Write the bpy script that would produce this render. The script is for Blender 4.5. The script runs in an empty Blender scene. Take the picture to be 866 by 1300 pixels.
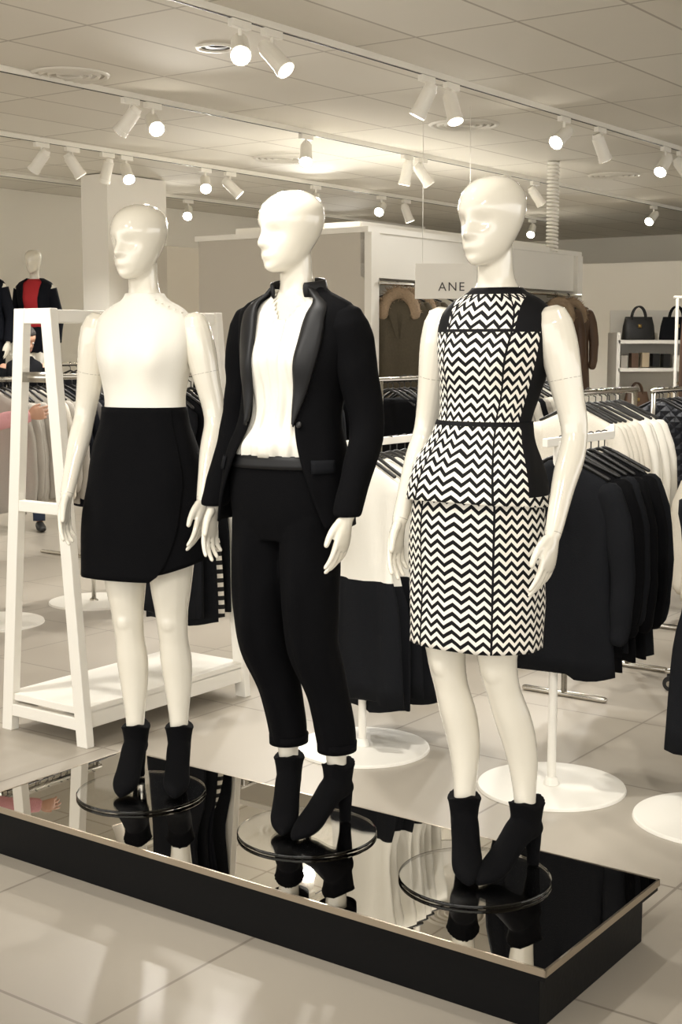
import bpy, bmesh, math, random
from mathutils import Vector, Matrix, noise
random.seed(7)
sc=bpy.context.scene
PI=math.pi
Wd=Vector((.586,.810,0)).normalized(); Ld=Vector((-.810,.586,0)).normalized()
ANG=math.atan2(Wd.y,Wd.x)
H=3.2
# ------------------------------------------------------------ materials
def lin(c):
    return tuple((x/12.92 if x<=.04045 else ((x+.055)/1.055)**2.4) for x in c)
def hexc(h):
    h=h.lstrip('#'); return lin(tuple(int(h[i:i+2],16)/255 for i in (0,2,4)))
MATS={}
def mat(name,col,rough=.5,metal=0,spec=.5,coat=0,bump=0,bscale=60,emit=None,es=0,trans=0,var=0,sheen=0,ior=None):
    if name in MATS: return MATS[name]
    m=bpy.data.materials.new(name); m.use_nodes=True
    nt=m.node_tree; b=nt.nodes['Principled BSDF']
    c=hexc(col) if isinstance(col,str) else col
    b.inputs['Base Color'].default_value=(*c,1); b.inputs['Roughness'].default_value=rough
    b.inputs['Metallic'].default_value=metal; b.inputs['Specular IOR Level'].default_value=spec
    b.inputs['Coat Weight'].default_value=coat; b.inputs['Coat Roughness'].default_value=.05
    b.inputs['Transmission Weight'].default_value=trans
    if sheen: b.inputs['Sheen Weight'].default_value=sheen
    if ior: b.inputs['IOR'].default_value=ior
    if emit: b.inputs['Emission Color'].default_value=(*hexc(emit),1); b.inputs['Emission Strength'].default_value=es
    if bump or var:
        tc=nt.nodes.new('ShaderNodeTexCoord'); n=nt.nodes.new('ShaderNodeTexNoise'); n.inputs['Scale'].default_value=bscale; n.inputs['Detail'].default_value=4
        nt.links.new(tc.outputs['Object'],n.inputs['Vector'])
        if bump:
            bp=nt.nodes.new('ShaderNodeBump'); bp.inputs['Strength'].default_value=bump; bp.inputs['Distance'].default_value=.01
            nt.links.new(n.outputs['Fac'],bp.inputs['Height']); nt.links.new(bp.outputs['Normal'],b.inputs['Normal'])
        if var:
            mx=nt.nodes.new('ShaderNodeMix'); mx.data_type='RGBA'
            mx.inputs['A'].default_value=(*[x*(1-var) for x in c],1); mx.inputs['B'].default_value=(*[min(1,x*(1+var)) for x in c],1)
            nt.links.new(n.outputs['Fac'],mx.inputs['Factor']); nt.links.new(mx.outputs['Result'],b.inputs['Base Color'])
    MATS[name]=m; return m
M_MANN=mat('mannequin_gloss','#e6e0d1',.12,coat=.7,spec=.6)
M_SEAM=mat('joint_seam','#9c9484',.5)
M_WHITEP=mat('white_paint','#efebe1',.4,bump=.02)
M_CHROME=mat('chrome','#c8c4bb',.2,metal=1)
M_BLACK=mat('black_cloth','#08080a',.9,bump=.15,bscale=300,spec=.1)
M_BLACK2=mat('charcoal_cloth','#151619',.9,bump=.15,bscale=200,spec=.12,var=.2)
M_NAVY=mat('navy_cloth','#0f1118',.85,bump=.2,bscale=200,spec=.15)
M_SATIN=mat('black_satin','#0e0e10',.5,spec=.35)
M_SUEDE=mat('black_suede','#08080a',.9,bump=.2,bscale=400,spec=.12)
M_WHITE=mat('white_cloth','#e9e5da',.85,bump=.08,bscale=250,spec=.2)
M_CREAM=mat('cream_cloth','#d9d2c4',.85,bump=.1,bscale=200,var=.1)
M_GREY=mat('grey_knit','#b0aaa0',.9,bump=.3,bscale=300,var=.15)
M_DGREY=mat('dark_grey_knit','#55524f',.9,bump=.3,bscale=300,var=.15)
M_OLIVE=mat('olive_cloth','#4f4737',.85,bump=.2,bscale=60,var=.2)
M_FUR=mat('tan_fur','#a18b72',.95,bump=.6,bscale=120,var=.4)
M_RED=mat('red_cloth','#b3262c',.8); M_PINK=mat('pink_knit','#dfa3a6',.9,bump=.5,bscale=150)
M_BROWN=mat('brown_leather','#5b4433',.5); M_BEIGE=mat('beige_cloth','#b6a58a',.85)
M_SKIN=mat('skin','#c79a80',.5); M_HAIR=mat('dark_hair','#1c1512',.6,bump=.5,bscale=150)
M_DENIM=mat('denim','#2a3347',.85)
M_GLASS=mat('clear_glass','#ffffff',.02,trans=1,ior=1.45)
M_GOLD=mat('gold_metal','#b79a60',.3,metal=1)
M_DARKM=mat('dark_plastic','#1a1918',.5)
M_EMIT=mat('lamp_lens','#fff3d8',.3,emit='#fff6e6',es=70)
M_EMIT2=mat('lamp_lens_dim','#fff3d8',.3,emit='#fff2de',es=6)

def nodes(m):
    nt=m.node_tree; return nt,nt.nodes['Principled BSDF']
def mth(nt,op,a,b=None,clamp=False):
    n=nt.nodes.new('ShaderNodeMath'); n.operation=op; n.use_clamp=clamp
    for i,v in enumerate((a,b)):
        if v is None: continue
        if isinstance(v,(int,float)): n.inputs[i].default_value=v
        else: nt.links.new(v,n.inputs[i])
    return n.outputs[0]
def mixc(nt,f,a,b):
    n=nt.nodes.new('ShaderNodeMix'); n.data_type='RGBA'
    nt.links.new(f,n.inputs['Factor'])
    for k,v in (('A',a),('B',b)):
        if isinstance(v,tuple): n.inputs[k].default_value=(*v,1)
        else: nt.links.new(v,n.inputs[k])
    return n.outputs['Result']
def tiles(name,c1,c2,cm,bw,rh,ms,rough,spec,offx=0,offy=0,bump=.0,speck=.06):
    m=mat(name,c1,rough,spec=spec); nt,b=nodes(m)
    tc=nt.nodes.new('ShaderNodeTexCoord'); mp=nt.nodes.new('ShaderNodeMapping'); mp.inputs['Location'].default_value=(offx,offy,0)
    br=nt.nodes.new('ShaderNodeTexBrick'); br.offset=0; br.inputs['Scale'].default_value=1
    br.inputs['Brick Width'].default_value=bw; br.inputs['Row Height'].default_value=rh; br.inputs['Mortar Size'].default_value=ms
    br.inputs['Mortar Smooth'].default_value=.1
    br.inputs['Color1'].default_value=(*hexc(c1),1); br.inputs['Color2'].default_value=(*hexc(c2),1); br.inputs['Mortar'].default_value=(*hexc(cm),1)
    nt.links.new(tc.outputs['Object'],mp.inputs[0]); nt.links.new(mp.outputs[0],br.inputs['Vector'])
    nz=nt.nodes.new('ShaderNodeTexNoise'); nz.inputs['Scale'].default_value=2.2; nz.inputs['Detail'].default_value=6
    nt.links.new(tc.outputs['Object'],nz.inputs['Vector'])
    f=mth(nt,'MULTIPLY',nz.outputs['Fac'],speck*3,True)
    col=mixc(nt,f,br.outputs['Color'],tuple(x*.7 for x in hexc(c1)))
    nt.links.new(col,b.inputs['Base Color'])
    return m
M_FLOOR=tiles('floor_tiles','#aba396','#a59d91','#857d72',.8,.8,.005,.38,.4,.3,.35)
M_CEIL=tiles('ceiling_tiles','#e8e4da','#e2ddd2','#bcb5aa',1.2,.6,.009,.9,.2,speck=.04)
# zigzag
def zigzag():
    m=mat('zigzag_fabric','#efeade',.75,spec=.2); nt,b=nodes(m)
    uv=nt.nodes.new('ShaderNodeUVMap'); sp=nt.nodes.new('ShaderNodeSeparateXYZ'); nt.links.new(uv.outputs[0],sp.inputs[0])
    tc=nt.nodes.new('ShaderNodeTexCoord'); so=nt.nodes.new('ShaderNodeSeparateXYZ'); nt.links.new(tc.outputs['Object'],so.inputs[0])
    u,v=sp.outputs[0],sp.outputs[1]
    pp=mth(nt,'PINGPONG',u,.0165)
    w=mth(nt,'ADD',v,mth(nt,'MULTIPLY',pp,1.0))
    fr=mth(nt,'FRACT',mth(nt,'DIVIDE',w,.0235))
    st=mth(nt,'GREATER_THAN',fr,.5)
    X,Y,Z=so.outputs
    ax=mth(nt,'ABSOLUTE',X)
    def band(val,c,wd): return mth(nt,'LESS_THAN',mth(nt,'ABSOLUTE',mth(nt,'SUBTRACT',val,c)),wd)
    au=mth(nt,'ABSOLUTE',u)
    k=band(au,.085,.0028)
    k=mth(nt,'MAXIMUM',k,mth(nt,'MULTIPLY',band(Z,1.452,.004),1))
    k=mth(nt,'MAXIMUM',k,band(Z,1.213,.006))
    side=mth(nt,'MULTIPLY',mth(nt,'GREATER_THAN',au,.178),mth(nt,'GREATER_THAN',Z,1.03))
    k=mth(nt,'MAXIMUM',k,side)
    yoke=mth(nt,'MULTIPLY',mth(nt,'GREATER_THAN',Z,1.452),mth(nt,'GREATER_THAN',ax,.098))
    k=mth(nt,'MAXIMUM',k,yoke)
    k=mth(nt,'MAXIMUM',k,mth(nt,'GREATER_THAN',Z,1.545))
    f=mth(nt,'MAXIMUM',st,k)
    nt.links.new(mixc(nt,f,hexc('#ece7dc'),hexc('#0b0b0d')),b.inputs['Base Color'])
    return m
M_ZIG=zigzag()
def stripe(name,ca,cb,per):
    m=mat(name,ca,.85); nt,b=nodes(m)
    tc=nt.nodes.new('ShaderNodeTexCoord'); so=nt.nodes.new('ShaderNodeSeparateXYZ'); nt.links.new(tc.outputs['Object'],so.inputs[0])
    fr=mth(nt,'GREATER_THAN',mth(nt,'FRACT',mth(nt,'DIVIDE',so.outputs[2],per)),.5)
    nt.links.new(mixc(nt,fr,hexc(ca),hexc(cb)),b.inputs['Base Color']); return m
M_STRIPE=stripe('striped_knit','#ece6da','#101012',.04)
def blotch(name,ca,cb,sc_,th):
    m=mat(name,ca,.85); nt,b=nodes(m)
    tc=nt.nodes.new('ShaderNodeTexCoord'); v=nt.nodes.new('ShaderNodeTexVoronoi'); v.inputs['Scale'].default_value=sc_
    nt.links.new(tc.outputs['Object'],v.inputs['Vector'])
    nt.links.new(mixc(nt,mth(nt,'LESS_THAN',v.outputs['Distance'],th),hexc(ca),hexc(cb)),b.inputs['Base Color']); return m
M_FLORAL=blotch('patterned_fabric','#0e0e10','#e6e0d4',28,.35)
def quilt():
    m=mat('quilted_navy','#161922',.6); nt,b=nodes(m)
    tc=nt.nodes.new('ShaderNodeTexCoord'); so=nt.nodes.new('ShaderNodeSeparateXYZ'); nt.links.new(tc.outputs['Object'],so.inputs[0])
    a=mth(nt,'PINGPONG',mth(nt,'ADD',so.outputs[1],so.outputs[2]),.03); c=mth(nt,'PINGPONG',mth(nt,'SUBTRACT',so.outputs[1],so.outputs[2]),.03)
    h=mth(nt,'MULTIPLY',mth(nt,'MINIMUM',a,c),40)
    bp=nt.nodes.new('ShaderNodeBump'); bp.inputs['Distance'].default_value=.02; nt.links.new(h,bp.inputs['Height']); nt.links.new(bp.outputs[0],b.inputs['Normal']); return m
M_QUILT=quilt()
# ------------------------------------------------------------ mesh helpers
def finish(bm,name,mats,parent=None,loc=None,smooth=True,remesh=None,smooth_it=0,solid=0,sub=0,bevel=0,recalc=True,rotz=0):
    if recalc: bmesh.ops.recalc_face_normals(bm,faces=bm.faces)
    me=bpy.data.meshes.new(name); bm.to_mesh(me); bm.free()
    for m in mats: me.materials.append(m)
    for p in me.polygons: p.use_smooth=smooth
    ob=bpy.data.objects.new(name,me); sc.collection.objects.link(ob)
    if parent: ob.parent=parent
    if loc is not None: ob.location=loc
    ob.rotation_euler[2]=rotz
    if remesh:
        r=ob.modifiers.new('remesh','REMESH'); r.mode='VOXEL'; r.voxel_size=remesh; r.use_smooth_shade=True
    if smooth_it:
        s=ob.modifiers.new('smooth','SMOOTH'); s.factor=.5; s.iterations=smooth_it
    if solid:
        s=ob.modifiers.new('solid','SOLIDIFY'); s.thickness=solid; s.offset=0
    if sub:
        s=ob.modifiers.new('sub','SUBSURF'); s.levels=sub; s.render_levels=sub
    if bevel:
        s=ob.modifiers.new('bev','BEVEL'); s.width=bevel; s.segments=2; s.limit_method='ANGLE'
    return ob
def empty(name,loc=(0,0,0),rotz=0,parent=None):
    e=bpy.data.objects.new(name,None); e.empty_display_size=.1; sc.collection.objects.link(e)
    e.location=loc; e.rotation_euler[2]=rotz
    if parent: e.parent=parent
    return e
def loft(bm,rings,closed=True,cap=True,mi=0,mf=None,uvs=None):
    vr=[[bm.verts.new(p) for p in r] for r in rings]
    n=len(rings[0]); fs=[]
    uvl=bm.loops.layers.uv.verify() if uvs else None
    for i in range(len(vr)-1):
        for j in range(n if closed else n-1):
            k=(j+1)%n
            f=bm.faces.new((vr[i][j],vr[i][k],vr[i+1][k],vr[i+1][j]))
            f.material_index=mf(i,j) if mf else mi; fs.append(f)
            if uvs:
                jj=j+1
                for l,(a,b) in zip(f.loops,((i,j),(i,jj),(i+1,jj),(i+1,j))): l[uvl].uv=uvs[a][b]
    if cap and closed:
        for r in (vr[0],vr[-1]):
            try:
                f=bm.faces.new(r); f.material_index=mi if not mf else mf(0 if r is vr[0] else len(vr)-2,0)
            except ValueError: pass
    return vr
def catmull(pts,t):
    n=len(pts)-1; x=max(0,min(n-1e-6,t*n)); i=int(x); f=x-i
    p0=pts[max(i-1,0)];p1=pts[i];p2=pts[min(i+1,n)];p3=pts[min(i+2,n)]
    return .5*((2*p1)+(p2-p0)*f+(2*p0-5*p1+4*p2-p3)*f*f+(3*p1-p0-3*p2+p3)*f**3)
def interp(tab,x):
    if x<=tab[0][0]: return tab[0][1:]
    if x>=tab[-1][0]: return tab[-1][1:]
    for i in range(len(tab)-1):
        if tab[i][0]<=x<=tab[i+1][0]:
            a,b=tab[i],tab[i+1]; p=tab[max(i-1,0)]; q=tab[min(i+2,len(tab)-1)]
            h=b[0]-a[0]; t=(x-a[0])/h; out=[]
            for k in range(1,len(a)):
                ma=(b[k]-p[k])/(b[0]-p[0]) if i>0 else (b[k]-a[k])/h
                mb=(q[k]-a[k])/(q[0]-a[0]) if i+2<len(tab) else (b[k]-a[k])/h
                out.append((2*t**3-3*t**2+1)*a[k]+(t**3-2*t**2+t)*h*ma+(-2*t**3+3*t**2)*b[k]+(t**3-t**2)*h*mb)
            return tuple(out)
def tube(bm,pts,rads,side=Vector((1,0,0)),n=16,mi=0,cap=True,round_=True,rf=None):
    pts=[Vector(p) for p in pts]; rads=[r if isinstance(r,tuple) else (r,r) for r in rads]
    rings=[]
    N=len(pts)
    for i,p in enumerate(pts):
        T=(pts[min(i+1,N-1)]-pts[max(i-1,0)]).normalized()
        A=(side-T*side.dot(T))
        if A.length<1e-4: A=T.orthogonal()
        A.normalize(); B=T.cross(A)
        def ring(q,s): return [q+(A*(rads[i][0]*s*math.cos(2*PI*j/n))+B*(rads[i][1]*s*math.sin(2*PI*j/n)))*(rf(2*PI*j/n) if rf else 1) for j in range(n)]
        if round_ and i==0:
            rm=min(rads[0]); 
            for s,o in ((.35,.93),(.75,.66)): rings.append(ring(p-T*rm*o,s))
        rings.append(ring(p,1))
        if round_ and i==N-1:
            rm=min(rads[-1])
            for s,o in ((.75,.66),(.35,.93)): rings.append(ring(p+T*rm*o,s))
    loft(bm,rings,cap=cap,mi=mi)
def box(bm,c,s,rot=0,mi=0,M=None):
    R=Matrix.Translation(Vector(c))@Matrix.Rotation(rot,4,'Z')@Matrix.Diagonal((*s,1))
    if M: R=M@R
    r=bmesh.ops.create_cube(bm,size=1,matrix=R)
    fs=set(f for v in r['verts'] for f in v.link_faces)
    for f in fs: f.material_index=mi
def cyl(bm,c,r1,r2,h,n=32,mi=0,M=None):
    R=Matrix.Translation(Vector(c)+Vector((0,0,h/2)))
    if M: R=M@R
    r=bmesh.ops.create_cone(bm,cap_ends=True,segments=n,radius1=r1,radius2=r2,depth=h,matrix=R)
    for f in set(f for v in r['verts'] for f in v.link_faces): f.material_index=mi
def ball(bm,c,r,mi=0,s=(1,1,1),u=12,v=8):
    R=Matrix.Translation(Vector(c))@Matrix.Diagonal((*s,1))
    q=bmesh.ops.create_uvsphere(bm,u_segments=u,v_segments=v,radius=r,matrix=R)
    for f in set(f for x in q['verts'] for f in x.link_faces): f.material_index=mi
# ------------------------------------------------------------ figure
TORSO=[(.86,.13,.080,.090,0),(.93,.160,.096,.108,0),(1.02,.166,.100,.114,0),(1.10,.148,.096,.096,0),(1.17,.127,.089,.080,0),(1.22,.119,.084,.074,0),
(1.28,.127,.088,.080,0),(1.34,.138,.095,.088,0),(1.40,.148,.098,.094,0),(1.46,.152,.086,.092,.004),(1.50,.142,.072,.084,.008),(1.53,.112,.058,.070,.012),(1.55,.072,.05,.056,.012),
(1.57,.053,.047,.050,.010),(1.60,.046,.044,.046,.002),(1.66,.045,.044,.046,-.006),(1.70,.045,.04,.045,-.01)]
def bust(x,y,h,amp):
    if y>0 or amp==0: return 0
    return sum(amp*math.exp(-((x-s*.066)**2)/(2*.034**2)-((h-1.37)**2)/(2*.042**2)) for s in (-1,1))
def ringp(h,off=0,tab=TORSO,phis=None,n=56,amp=.026,e=2.25,wr=0,seed=0,wscale=1,wf=2.5):
    rx,f,b,cy=interp(tab,h)
    if phis is None: phis=[2*PI*j/n for j in range(n)]
    out=[]
    for p in phis:
        s,c=math.sin(p),math.cos(p)
        x=(rx*wscale+off)*math.copysign(abs(s)**(2/e),s); r=(f if c>0 else b)+off
        y=cy-r*math.copysign(abs(c)**(2/e),c)
        y-=bust(x,y,h,amp)
        if wr:
            d=wr*noise.noise(Vector((math.sin(p)*wf+seed,math.cos(p)*wf,h*7)))
            x+=d*s; y-=d*c
        out.append(Vector((x,y,h)))
    return out
HEAD=[(0,-.080,-.045,.014),(.006,-.092,-.02,.026),(.02,-.099,.012,.042),(.04,-.101,.035,.053),(.065,-.100,.060,.062),(.09,-.099,.082,.069),(.12,-.101,.098,.0755),
(.15,-.100,.105,.079),(.18,-.088,.100,.075),(.203,-.066,.080,.061),(.217,-.040,.055,.042),(.2245,-.012,.025,.018)]
def head(bm,M,scale=1,feat=1,n=56):
    rings=[]
    zs=[.0,.003,.008,.014]+[.02+i*.0062 for i in range(30)]+[.206,.212,.217,.221,.2235,.2245]
    for z in zs:
        fr,bk,rx=interp(HEAD,z); cy=(fr+bk)/2*.6; out=[]
        for j in range(n):
            p=2*PI*j/n; s,c=math.sin(p),math.cos(p)
            x=rx*s; y=cy+((fr-cy) if c>0 else -(bk-cy))*c
            if c>0:
                y-=feat*.024*math.exp(-x*x/(2*.0105**2)-((z-.080)**2)/(2*(.008 if z<.080 else .024)**2))
                for sg in (-1,1): y+=feat*.014*math.exp(-((x-sg*.031)**2)/(2*.017**2)-((z-.110)**2)/(2*.013**2))
                y-=feat*.005*math.exp(-x*x/(2*.018**2)-((z-.047)**2)/(2*.007**2))
                y+=feat*.005*math.exp(-x*x/(2*.02**2)-((z-.031)**2)/(2*.006**2))
            out.append(M@(Vector((x,y,z))*scale))
        rings.append(out)
    loft(bm,rings)
ARAD=[(0,.046),(.12,.050),(.3,.041),(.45,.035),(.52,.033),(.64,.035),(.85,.026),(1,.0205)]
def armpath(S,E,Wr,k=20):
    P=[Vector(S),(Vector(S)+Vector(E))/2+Vector((0,.004,0)),Vector(E),(Vector(E)+Vector(Wr))/2+Vector((0,-.002,0)),Vector(Wr)]
    return [catmull(P,i/k) for i in range(k+1)]
def arm(bm,S,E,Wr,sgn,curl=.5,fwd=None,hs=1.0,palm=None):
    pts=armpath(S,E,Wr); k=len(pts)-1
    tube(bm,pts,[interp(ARAD,i/k)[0] for i in range(k+1)],n=20)
    d=(pts[-1]-pts[-3]).normalized()
    if d.z<-.5: d=(d*.6+Vector((0,-.05,-1))*.4).normalized()
    e3=Vector((-sgn,0,0)) if palm is None else Vector(palm)
    e3=(e3-d*e3.dot(d)).normalized()
    e2=Vector((0,-1,0)) if d.z<-.5 else Vector((0,0,1))
    e2=(e2-d*e2.dot(d)-e3*e2.dot(e3)).normalized()
    w=pts[-1]
    def P(a,b,c): return w+(d*a+e2*b+e3*c)*hs
    tube(bm,[P(-.01,0,0),P(.015,0,0),P(.04,.002,0),P(.065,.001,.002),P(.082,0,.004)],[(.021*hs,.018*hs),(.025*hs,.0165*hs),(.034*hs,.0155*hs),(.0375*hs,.014*hs),(.036*hs,.011*hs)],side=e2,n=18)
    for off,ln,cr,sp in ((.0285,.078,.7,.05),(.0098,.087,.9,.01),(-.0095,.080,1.0,-.02),(-.027,.062,1.1,-.06)):
        base=P(.074-abs(off-.01)*.22,off,.003); ang=0; p=base; pp=[p]; 
        for q,fr in enumerate((.42,.32,.26)):
            ang+=curl*cr*(.42 if q==0 else .5)
            dd=(d*math.cos(ang)+e3*math.sin(ang)+e2*sp).normalized(); p=p+dd*ln*fr*hs; pp.append(p)
        fine=[catmull(pp,i/8) for i in range(9)]
        tube(bm,fine,[hs*(.0090-.0030*i/8) for i in range(9)],side=e2,n=10)
    tp=[P(.012,.018,.006),P(.035,.036,.012),P(.060,.046,.018),P(.084,.049,.022)]
    tube(bm,[catmull(tp,i/8) for i in range(9)],[hs*(.0135-.0058*i/8) for i in range(9)],side=e2,n=10)
def leg(bm,hip,knee,ankle,n=20,extra=0):
    RT=[(0,.085),(.18,.080),(.38,.063),(.46,.053),(.52,.050),(.58,.047),(.68,.051),(.78,.046),(.92,.032),(1,.029)]
    P=[Vector(hip),(Vector(hip)+Vector(knee))/2+Vector((0,-.008,0)),Vector(knee),(Vector(knee)+Vector(ankle))/2+Vector((0,.016,0)),Vector(ankle)]
    pts=[catmull(P,i/24) for i in range(25)]
    tube(bm,pts,[interp(RT,i/24)[0]+extra for i in range(25)],n=n)
    kp=Vector(knee); ball(bm,kp+Vector((0,-.022,.0)),.034,s=(.95,1,1.3),u=16,v=12)
def boot(parent,pos,yaw,name):
    bm=bmesh.new()
    ST=[(-.055,.088,.115,.014),(-.045,.080,.135,.029),(-.02,.076,.15,.036),(.01,.068,.16,.038),(.04,.052,.150,.039),(.07,.033,.120,.039),(.10,.013,.090,.041),(.13,.004,.066,.042),(.155,.002,.048,.036),(.18,.002,.034,.023),(.197,.003,.020,.008)]
    rings=[]
    for i in range(26):
        t=-.055+.252*i/25; zb,zt,w=interp(ST,t)
        rings.append([Vector((w*math.cos(2*PI*j/20),-t,(zb+zt)/2+(zt-zb)/2*math.sin(2*PI*j/20))) for j in range(20)])
    loft(bm,rings)
    rr=[]
    for z,ra,rb,cy in ((.10,.037,.050,.002),(.125,.038,.048,.004),(.150,.041,.048,.006),(.170,.045,.051,.006),(.184,.049,.056,.006)):
        rr.append([Vector((ra*math.cos(a_),cy+rb*math.sin(a_),z+(.020*abs(math.sin(a_))**2-.008 if z>.18 else (.006*abs(math.sin(a_)) if z>.16 else 0)))) for a_ in [2*PI*j/28 for j in range(28)]])
    loft(bm,rr)
    tube(bm,[(0,.032,.10),(0,.036,.06),(0,.038,.03),(0,.039,0.0)],[(.028,.026),(.023,.021),(.019,.017),(.019,.017)],n=16,round_=False)
    R=Matrix.Rotation(yaw,4,'Z'); bmesh.ops.transform(bm,matrix=R,verts=bm.verts)
    ob=finish(bm,name,[M_SUEDE],parent,loc=pos,remesh=.0038,smooth_it=3); return ob
def shell(parent,name,h0,h1,offf,m,steps=30,phi0=None,tab=TORSO,solid=.003,amp=.026,wr=0,hemf=None,seed=0,filt=None,e=2.25,n=72,mats=None,wf=2.5):
    bm=bmesh.new(); rings=[];uvs=[]
    for i in range(steps+1):
        t=i/steps
        if phi0:
            hh=h0+(h1-h0)*t; a,b=phi0(hh); phis=[a+(2*PI-b-a)*j/n for j in range(n+1)]
        else: phis=[-PI+2*PI*j/n for j in range(n)]
        ring=[];uvr=[]
        for p in phis:
            lo=h0+(hemf(p) if hemf else 0); hh=lo+(h1-lo)*t
            ring.append(ringp(hh,offf(hh,p) if callable(offf) else offf,tab,[p],amp=amp,wr=wr,seed=seed,e=e,wf=wf)[0]); uvr.append((p*.15,hh))
        if not phi0: uvr.append((PI*.15,uvr[0][1]))
        rings.append(ring); uvs.append(uvr)
    loft(bm,rings,closed=not phi0,cap=False,uvs=uvs)
    if filt:
        kill=[v for v in bm.verts if filt(v.co)]
        bmesh.ops.delete(bm,geom=kill,context='VERTS')
    return finish(bm,name,[m],parent,solid=solid)
def Mhead(yaw,pitch,z=1.622,y=-.008):
    return Matrix.Translation((0,y,z))@Matrix.Rotation(yaw,4,'Z')@Matrix.Rotation(pitch,4,'X')
def body(parent,feet,knees,headyaw,arms,skin=M_MANN,vox=.005,pitch=.08,amp=.026,name='body',seam=False):
    bm=bmesh.new()
    hs=[.86+.84*i/44 for i in range(45)]
    loft(bm,[ringp(h,0,amp=amp) for h in hs])
    head(bm,Mhead(headyaw,pitch))
    for s,f,k in zip((-1,1),feet,knees): leg(bm,(s*.082,0,.92),k,f)
    finish(bm,name,[skin],parent,remesh=vox,smooth_it=3)
    for s,(S,E,Wr,curl) in zip((-1,1),arms):
        bm=bmesh.new(); arm(bm,S,E,Wr,s,curl)
        finish(bm,'arm_right' if s<0 else 'arm_left',[skin],parent,remesh=max(.0032,vox*.6),smooth_it=3)
        if seam:
            bm=bmesh.new(); pts=armpath(S,E,Wr,40)
            for k in (10,39):
                r=interp(ARAD,k/40)[0]-.0002; T=(pts[k]-pts[k-1]).normalized()
                tube(bm,[pts[k]-T*.0007,pts[k]+T*.0007],[r,r],n=32,round_=False)
            finish(bm,'arm_joint_lines',[M_SEAM],parent)
def warp(root,sx,sy,lo=.25,a=.62,b=1.06,hi=1.40):
    """shift the hips sideways (contrapposto) on the finished child meshes of a mannequin"""
    def ss(t): t=max(0,min(1,t)); return t*t*(3-2*t)
    for ob in root.children:
        if ob.type!='MESH' or 'boot' in ob.name or 'arm_' in ob.name or 'sleeve_' in ob.name: continue
        for v in ob.data.vertices:
            z=v.co.z; w=ss((z-lo)/(a-lo)) if z<a else (1 if z<b else 1-ss((z-b)/(hi-b)))
            v.co.x+=sx*w; v.co.y+=sy*w
def glassbase(loc):
    e=empty('glass_mannequin_base',loc)
    bm=bmesh.new()
    cyl(bm,(0,0,0.0005),.206,.206,.010,n=72)
    ob=finish(bm,'glass_disc',[M_GLASS],e,smooth=False,bevel=.003)
    bm=bmesh.new(); cyl(bm,(0,0,.0105),.012,.012,.02,n=20); finish(bm,'fixing_spigot',[M_CHROME],e,smooth=False)
PZ=.172
ROOT=[((-.618,4.29),-14),((-.128,3.905),-30),((.402,3.575),-34)]
def std_arms(dy=0):
    return [((-.166,.008,1.472),(-.222,.028,1.185),(-.243,-.075,.940),.5),((.166,.008,1.472),(.224,.018,1.185),(.228,-.110,.940),.5)]
ftz=.17
# --- left mannequin : white top, black wrap skirt
(xy,a)=ROOT[0]
m1=empty('mannequin',(*xy,PZ+.011),math.radians(a))
body(m1,[(-.055,.0,ftz),(.085,.03,ftz)],[(-.065,-.02,.54),(.080,-.005,.54)],math.radians(-18),std_arms(),seam=True)
boot(m1,(-.055,.0,0),math.radians(8),'ankle_boot_right'); boot(m1,(.085,.03,0),math.radians(16),'ankle_boot_left')
shell(m1,'white_sleeveless_top',1.205,1.574,lambda h,p:.006+.006*max(0,(1.26-h)/.06),M_WHITE,wr=.004,solid=.003)
SK1=[(.66,.212,.145,.150,0),(.80,.203,.140,.148,0),(.93,.189,.125,.135,0),(1.02,.178,.112,.125,0),(1.10,.158,.104,.106,0),(1.17,.136,.096,.088,0),(1.23,.128,.092,.082,0)]
shell(m1,'black_skirt',.70,1.222,.004,M_BLACK,tab=SK1,wr=.008,solid=.004,amp=0,hemf=lambda p:.05*max(0,math.sin(p))**2)
shell(m1,'skirt_wrap_panel',.685,1.222,.010,M_BLACK,tab=SK1,wr=.008,solid=.003,amp=0,phi0=lambda h:(-1.5,2*PI-(.15+.75*math.sqrt(max(0,min(1,(h-.68)/.3))))),steps=30)
bm=bmesh.new()
for i in range(5):
    x=.060+.02*i; ball(bm,(x,-.050+.004*i,1.552-.0095*i),.0036,s=(1,1,.8))
finish(bm,'shoulder_buttons',[M_CREAM],m1)
# --- middle mannequin : blazer, blouse, trousers
(xy,a)=ROOT[1]
m2=empty('mannequin',(*xy,PZ+.011),math.radians(a))
f2=[(-.060,.045,ftz),(.108,.045,ftz)]; k2=[(-.080,-.01,.56),(.090,-.01,.56)]
body(m2,f2,k2,math.radians(-22),std_arms())
boot(m2,(f2[0][0],f2[0][1],0),math.radians(26),'ankle_boot_right'); boot(m2,(f2[1][0],f2[1][1],0),math.radians(-10),'ankle_boot_left')
def bl_off(h,p):
    c=max(0,math.cos(p)); return .006+.020*c*c*math.exp(-((h-1.135)/.03)**2)+c*.006*math.sin(p*22+math.sin(h*14))*min(1,max(0,(1.5-h)/.2))
shell(m2,'white_blouse',1.085,1.572,bl_off,M_WHITE,wr=.010,solid=.002,n=160,steps=40,
      filt=lambda c:c.y<0 and c.z>1.47 and abs(c.x-.004)<(c.z-1.47)*.55)
bm=bmesh.new()
rings=[]
for i in range(26):
    h=1.10+(1.485-1.10)*i/25; c=[]
    for k,p in enumerate((-.14,-.11,-.06,0.0,.05,.08)):
        o=bl_off(h,0)+.006-(.008 if k in(0,5) else 0)
        c.append(ringp(h,o,phis=[p],wr=.010)[0])
    rings.append(c)
loft(bm,rings,closed=False,cap=False); finish(bm,'blouse_placket',[M_WHITE],m2,solid=.002)
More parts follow.
